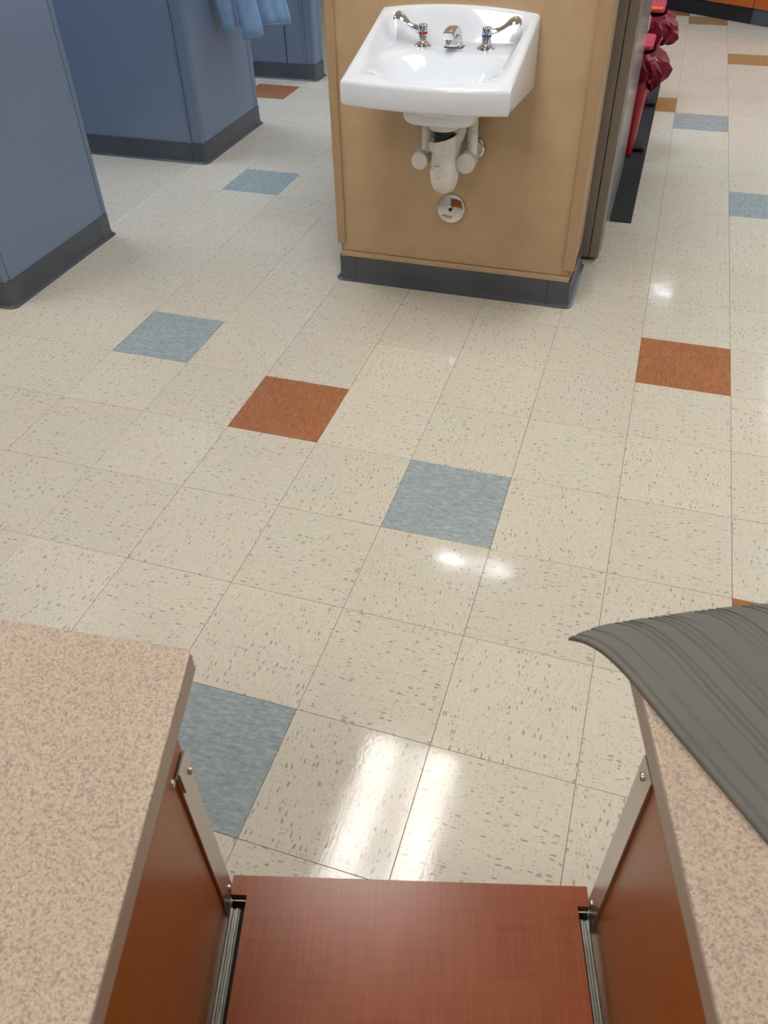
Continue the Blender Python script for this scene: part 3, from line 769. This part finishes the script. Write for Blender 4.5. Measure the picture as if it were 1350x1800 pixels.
# ------------------------------------------------------------------ jacket hanging on the middle partition
HK = (PX + 0.002, 2.86, 1.46)
hk = link('coat_hook', tube(B(), [(HK[0], HK[1], HK[2]), (HK[0] + 0.03, HK[1], HK[2] - 0.01), (HK[0] + 0.05, HK[1], HK[2] + 0.01), (HK[0] + 0.05, HK[1], HK[2] + 0.035)], 0.005, 10), 'chrome', None, True)
tag(hk, 'small chrome coat hook holding the light blue jacket', 'hook')
jk = thing('jacket', 'light blue cotton jacket hanging from the end of the middle partition', 'jacket', (HK[0] + 0.05, HK[1], HK[2]))
def garment(name, keys, amp, waves, ph, hem, n=40, par=None):
    """keys: (z, cx, cy, half width, half depth, turn) from hem to top; closed tube with vertical folds"""
    bm = B(); rows = []; zs = [keys[0][0] + (keys[-1][0] - keys[0][0]) * (k / 26) ** 0.9 for k in range(27)]
    def at(z):
        for a, b_ in zip(keys[:-1], keys[1:]):
            if a[0] <= z <= b_[0] + 1e-9:
                f = (z - a[0]) / (b_[0] - a[0]); f = f * f * (3 - 2 * f); return [p + (q - p) * f for p, q in zip(a[1:], b_[1:])]
        return list(keys[-1][1:])
    for z in zs:
        cx, cy, hw, hd, tn = at(z); row = []
        for k in range(n):
            a = 2 * math.pi * k / n
            q = 1 + amp * math.sin(waves * a + ph + z * 1.3) + amp * 0.5 * math.sin((waves * 2 + 1) * a + ph * 2)
            lx = hw * math.cos(a) * q; ly = hd * math.sin(a) * q
            row.append((cx + lx * math.cos(tn) - ly * math.sin(tn), cy + lx * math.sin(tn) + ly * math.cos(tn), z + hem * math.cos(a)))
        rows.append(row)
    vs, fs = grid_shell(bm, rows, True); bm.faces.new(vs[-1])
    bmesh.ops.recalc_face_normals(bm, faces=bm.faces)
    o = link(name, bm, 'cloth', par, True, 80); m = o.modifiers.new('thickness', 'SOLIDIFY'); m.thickness = 0.002
    # hem stitching band
    bm = B(); hr = []
    for dz in (0.010, 0.013):
        cx, cy, hw, hd, tn = at(keys[0][0] + dz); row = []
        for k in range(n):
            a = 2 * math.pi * k / n; q = (1 + amp * math.sin(waves * a + ph + (keys[0][0] + dz) * 1.3) + amp * 0.5 * math.sin((waves * 2 + 1) * a + ph * 2)) + 0.02
            lx = hw * math.cos(a) * q; ly = hd * math.sin(a) * q
            row.append((cx + lx * math.cos(tn) - ly * math.sin(tn), cy + lx * math.sin(tn) + ly * math.cos(tn), keys[0][0] + dz + hem * math.cos(a)))
        hr.append(row)
    grid_shell(bm, hr, True); link('hem_stitching', bm, 'cloth_seam', o, True)
    return o
tz = HK[2] - 0.01; hx_ = HK[0] + 0.05
garment('sleeve', [(0.560, -1.722, 2.835, 0.045, 0.026, 1.0), (0.75, -1.728, 2.80, 0.050, 0.028, 1.0), (1.10, -1.725, 2.80, 0.052, 0.03, 0.9), (tz - 0.05, hx_ + 0.01, 2.86, 0.03, 0.02, 0.4)], 0.05, 3, 0.4, 0.004, par=jk)
garment('sleeve', [(0.552, -1.545, 2.742, 0.052, 0.034, 0.5), (0.75, -1.575, 2.742, 0.054, 0.036, 0.5), (1.10, -1.64, 2.79, 0.05, 0.034, 0.4), (tz - 0.05, hx_ + 0.015, 2.85, 0.03, 0.02, 0.4)], 0.05, 3, 1.9, 0.004, par=jk)
garment('body', [(0.572, -1.565, 2.93, 0.125, 0.050, 0.55), (0.75, -1.585, 2.92, 0.120, 0.050, 0.5), (1.10, -1.655, 2.90, 0.085, 0.05, 0.5), (tz, hx_, 2.865, 0.02, 0.02, 0.3)], 0.10, 4, 0.8, -0.006, n=64, par=jk)

# ------------------------------------------------------------------ desks in the foreground (turned 15 degrees from the tile grid)
U = Vector((math.cos(DA), math.sin(DA))); V = Vector((-math.sin(DA), math.cos(DA))); DO = Vector((0.098, -1.003))
def W(u, v): q = DO + U * u + V * v; return (q.x, q.y)
def lbox(bm, u0, u1, v0, v1, z0, z1, bev=0.0, seg=2): return prism(bm, [W(u0, v0), W(u1, v0), W(u1, v1), W(u0, v1)], z0, z1, bev, seg)
DH, DTK, NEAR = 0.740, 0.034, -0.40
GL, GR = -0.005, 0.531      # faces of the side panels
def desk(label, poly, side, outer):
    m = W((poly[0][0] + outer) / 2, -0.25)
    t = thing('desk', label, 'desk', (m[0], m[1], 0))
    link('edge_band', prism(B(), [W(*q) for q in poly], DH - DTK, DH - 0.0042, 0.0008), 'counter_edge', t)
    # laminate top sheet, a hair inside the edge band with a rounded arris
    cxp = sum(q[0] for q in poly) / len(poly); cyp = sum(q[1] for q in poly) / len(poly)
    ins = [(q[0] + math.copysign(0.0004, cxp - q[0]), q[1] + math.copysign(0.0004, cyp - q[1])) for q in poly]
    link('worktop', prism(B(), [W(*q) for q in ins], DH - 0.0044, DH, 0.0026, 3), 'counter', t)
    s = -1 if side == 'L' else 1
    g = GL if side == 'L' else GR
    u0, u1 = sorted((g, g + s * 0.019))
    vfar = -0.093 if side == 'L' else -0.098
    sp_ = link('side_panel', lbox(B(), u0, u1, -0.62, vfar, 0.0, DH - DTK - 0.0005, 0.0008), 'wood_panel', t)
    uo0, uo1 = sorted((outer, outer - s * 0.019))
    link('side_panel', lbox(B(), uo0, uo1, -0.62, vfar, 0.0, DH - DTK - 0.0005, 0.0008), 'wood_panel', t)
    link('modesty_panel', lbox(B(), min(u0, uo0) + 0.02, max(u1, uo1) - 0.02, vfar - 0.05, vfar - 0.03, 0.12, DH - DTK - 0.0005), 'wood_panel', t)
    # upright steel strip along the far edge of the side panel
    q = g - s * 0.0005; qa, qb = sorted((q, q - s * 0.004))
    ztop = 0.668 if side == 'L' else 0.695
    st = link('steel_strip', lbox(B(), qa, qb, vfar - 0.038, vfar - 0.002, 0.262, ztop, 0.0008), 'steel', t)
    def screw(u, v, z, r_, par):
        c = W(u, v); ax = Vector((U.x, U.y, 0)) * (-s)
        link('screw', lathe(B(), [(r_, 0.0), (r_, 0.0012), (r_ * 0.8, 0.003), (r_ * 0.3, 0.0038)], (c[0], c[1], z), ax, 16), 'screw', par, True, 50)
    if side == 'L':
        br = link('bracket', lbox(B(), *sorted((q - s * 0.004, q - s * 0.007)), vfar - 0.036, vfar - 0.004, 0.632, 0.674, 0.0008), 'steel', t)
        screw(q - s * 0.007, vfar - 0.012, 0.642, 0.005, br)
        screw(g, vfar - 0.046, 0.672, 0.006, t)
    else:
        screw(q - s * 0.004, vfar - 0.016, 0.672, 0.0055, st)
    screw(q - s * 0.004, vfar - 0.014, 0.313, 0.005, st)
    return t
desk('left speckled beige laminate desk with a cherry side panel', [(0.0, -0.62), (0.0, -0.006), (-0.006, 0.001), (-0.95, 0.153), (-0.95, -0.62)], 'L', -0.92)
desk('right speckled beige laminate desk under the grey ribbed mat', [(0.525, -0.62), (1.45, -0.62), (1.45, 0.04), (0.531, 0.003), (0.525, -0.003)], 'R', 1.42)

# shelf between the desks --------------------------------------------
SZ = 0.300
m = W(0.263, -0.3)
sh = thing('sliding_shelf', 'glossy cherry shelf on metal rails between the two speckled desks', 'shelf', (m[0], m[1], 0.26))
link('board', prism(B(), [W(*q) for q in ((0.0250, -0.58), (0.5085, -0.58), (0.5085, -0.112), (GR - 0.0055, -0.112), (GR - 0.0055, -0.083), (GL + 0.0055, -0.083), (GL + 0.0055, -0.112), (0.0250, -0.112))], SZ - 0.019, SZ, 0.0008), 'wood_shelf', sh)
for s, g in ((1, GL), (-1, GR)):
    e = lambda a, b_: sorted((g + s * a, g + s * b_))
    a, b_ = e(0.0062, 0.0225)
    rl = link('rail', lbox(B(), a, b_, -0.58, -0.127, SZ - 0.022, SZ - 0.012, 0.001), 'rail', sh)
    a, b_ = e(0.0085, 0.0125); link('rail_lip', lbox(B(), a, b_, -0.58, -0.128, SZ - 0.013, SZ - 0.0055, 0.001), 'rail', rl)
    a, b_ = e(0.0165, 0.0205); link('rail_lip', lbox(B(), a, b_, -0.58, -0.128, SZ - 0.013, SZ - 0.0055, 0.001), 'rail', rl)
    a, b_ = e(0.0055, 0.0290); link('rail_channel', lbox(B(), a, b_, -0.58, -0.1119, SZ - 0.030, SZ - 0.0225), 'black', rl)

# grey ribbed mat on the right desk -----------------------------------
def ray_z(px, py, z):
    d = fw + rr * ((px - 675) / FPX) - uu * ((py - 900) / FPX); k = (z - CAM[2]) / d.z
    q = Vector((CAM[0] + d.x * k, CAM[1] + d.y * k)) - DO
    return q.dot(U), q.dot(V)
MZ = DH + 0.0065
# outline of the mat in desk coordinates (metres): lower edge and far edge, both from the corner that juts past the desk
LOWER = [ray_z(x, y, MZ) for x, y in ((1000, 1120), (1030, 1127), (1062, 1146), (1100, 1182), (1140, 1229), (1185, 1283), (1260, 1371), (1350, 1476), (1450, 1595))]
UPPER = [ray_z(x, y, MZ) for x, y in ((1000, 1120), (1050, 1101), (1100, 1091), (1170, 1081), (1250, 1070), (1350, 1060), (1480, 1049))]
def resample(pts, n):
    P = [Vector(p) for p in pts]
    out = []; seg = []
    def cr(i, f):
        p0, p1, p2, p3 = P[max(i - 1, 0)], P[i], P[i + 1], P[min(i + 2, len(P) - 1)]
        return 0.5 * ((2 * p1) + (p2 - p0) * f + (2 * p0 - 5 * p1 + 4 * p2 - p3) * f * f + (3 * p1 - p0 - 3 * p2 + p3) * f ** 3)
    dense = [cr(i, k / 12) for i in range(len(P) - 1) for k in range(12)] + [P[-1]]
    L = [0.0]
    for a, b_ in zip(dense[:-1], dense[1:]): L.append(L[-1] + (b_ - a).length)
    j = 0
    for k in range(n + 1):
        d = L[-1] * k / n
        while j < len(L) - 2 and L[j + 1] < d: j += 1
        f = (d - L[j]) / max(1e-9, L[j + 1] - L[j]); out.append(dense[j] + (dense[j + 1] - dense[j]) * f)
    return out, L[-1]
lo_pts, _ = resample(LOWER, 60); up_pts, up_len = resample(UPPER, 420)
GROOVES = []
g_ = 0.010; rg = random.Random(5)
while g_ < up_len - 0.005:
    GROOVES.append((g_, 0.0013 + rg.random() * 0.0007, 0.55 + 0.45 * rg.random())); g_ += rg.choice((0.008, 0.010, 0.018, 0.024, 0.032, 0.020))
TH = 0.006
tip = lo_pts[0]
def mat_pt(i, k, top):
    q = lo_pts[i] + up_pts[k] - tip
    d = up_len * k / 420
    z = MZ if top else MZ - TH
    if top:
        for g0, wd, dp in GROOVES:
            x = abs(d - g0)
            if x < wd * 1.6: z -= 0.0022 * dp * (1 - x / (wd * 1.6))
        if d < 0.004: z -= 0.0022 * (1 - d / 0.004) ** 2
    a = W(q.x, q.y); return (a[0], a[1], z)
bm = B()
vt, f1 = grid_shell(bm, [[mat_pt(i, k, True) for k in range(421)] for i in range(61)])
vb, f2 = grid_shell(bm, [[mat_pt(i, k, False) for k in range(421)] for i in range(61)])
def stitch(a, b_):
    for k in range(len(a) - 1): bm.faces.new((a[k], a[k + 1], b_[k + 1], b_[k]))
stitch(vt[0], vb[0]); stitch(vt[-1], vb[-1]); stitch([r[0] for r in vt], [r[0] for r in vb]); stitch([r[-1] for r in vt], [r[-1] for r in vb])
bmesh.ops.recalc_face_normals(bm, faces=bm.faces)
tag(link('ribbed_mat', bm, 'ribbed', None, True, 50), 'dark grey ribbed mat whose pointed corner juts past the right desk', 'mat')
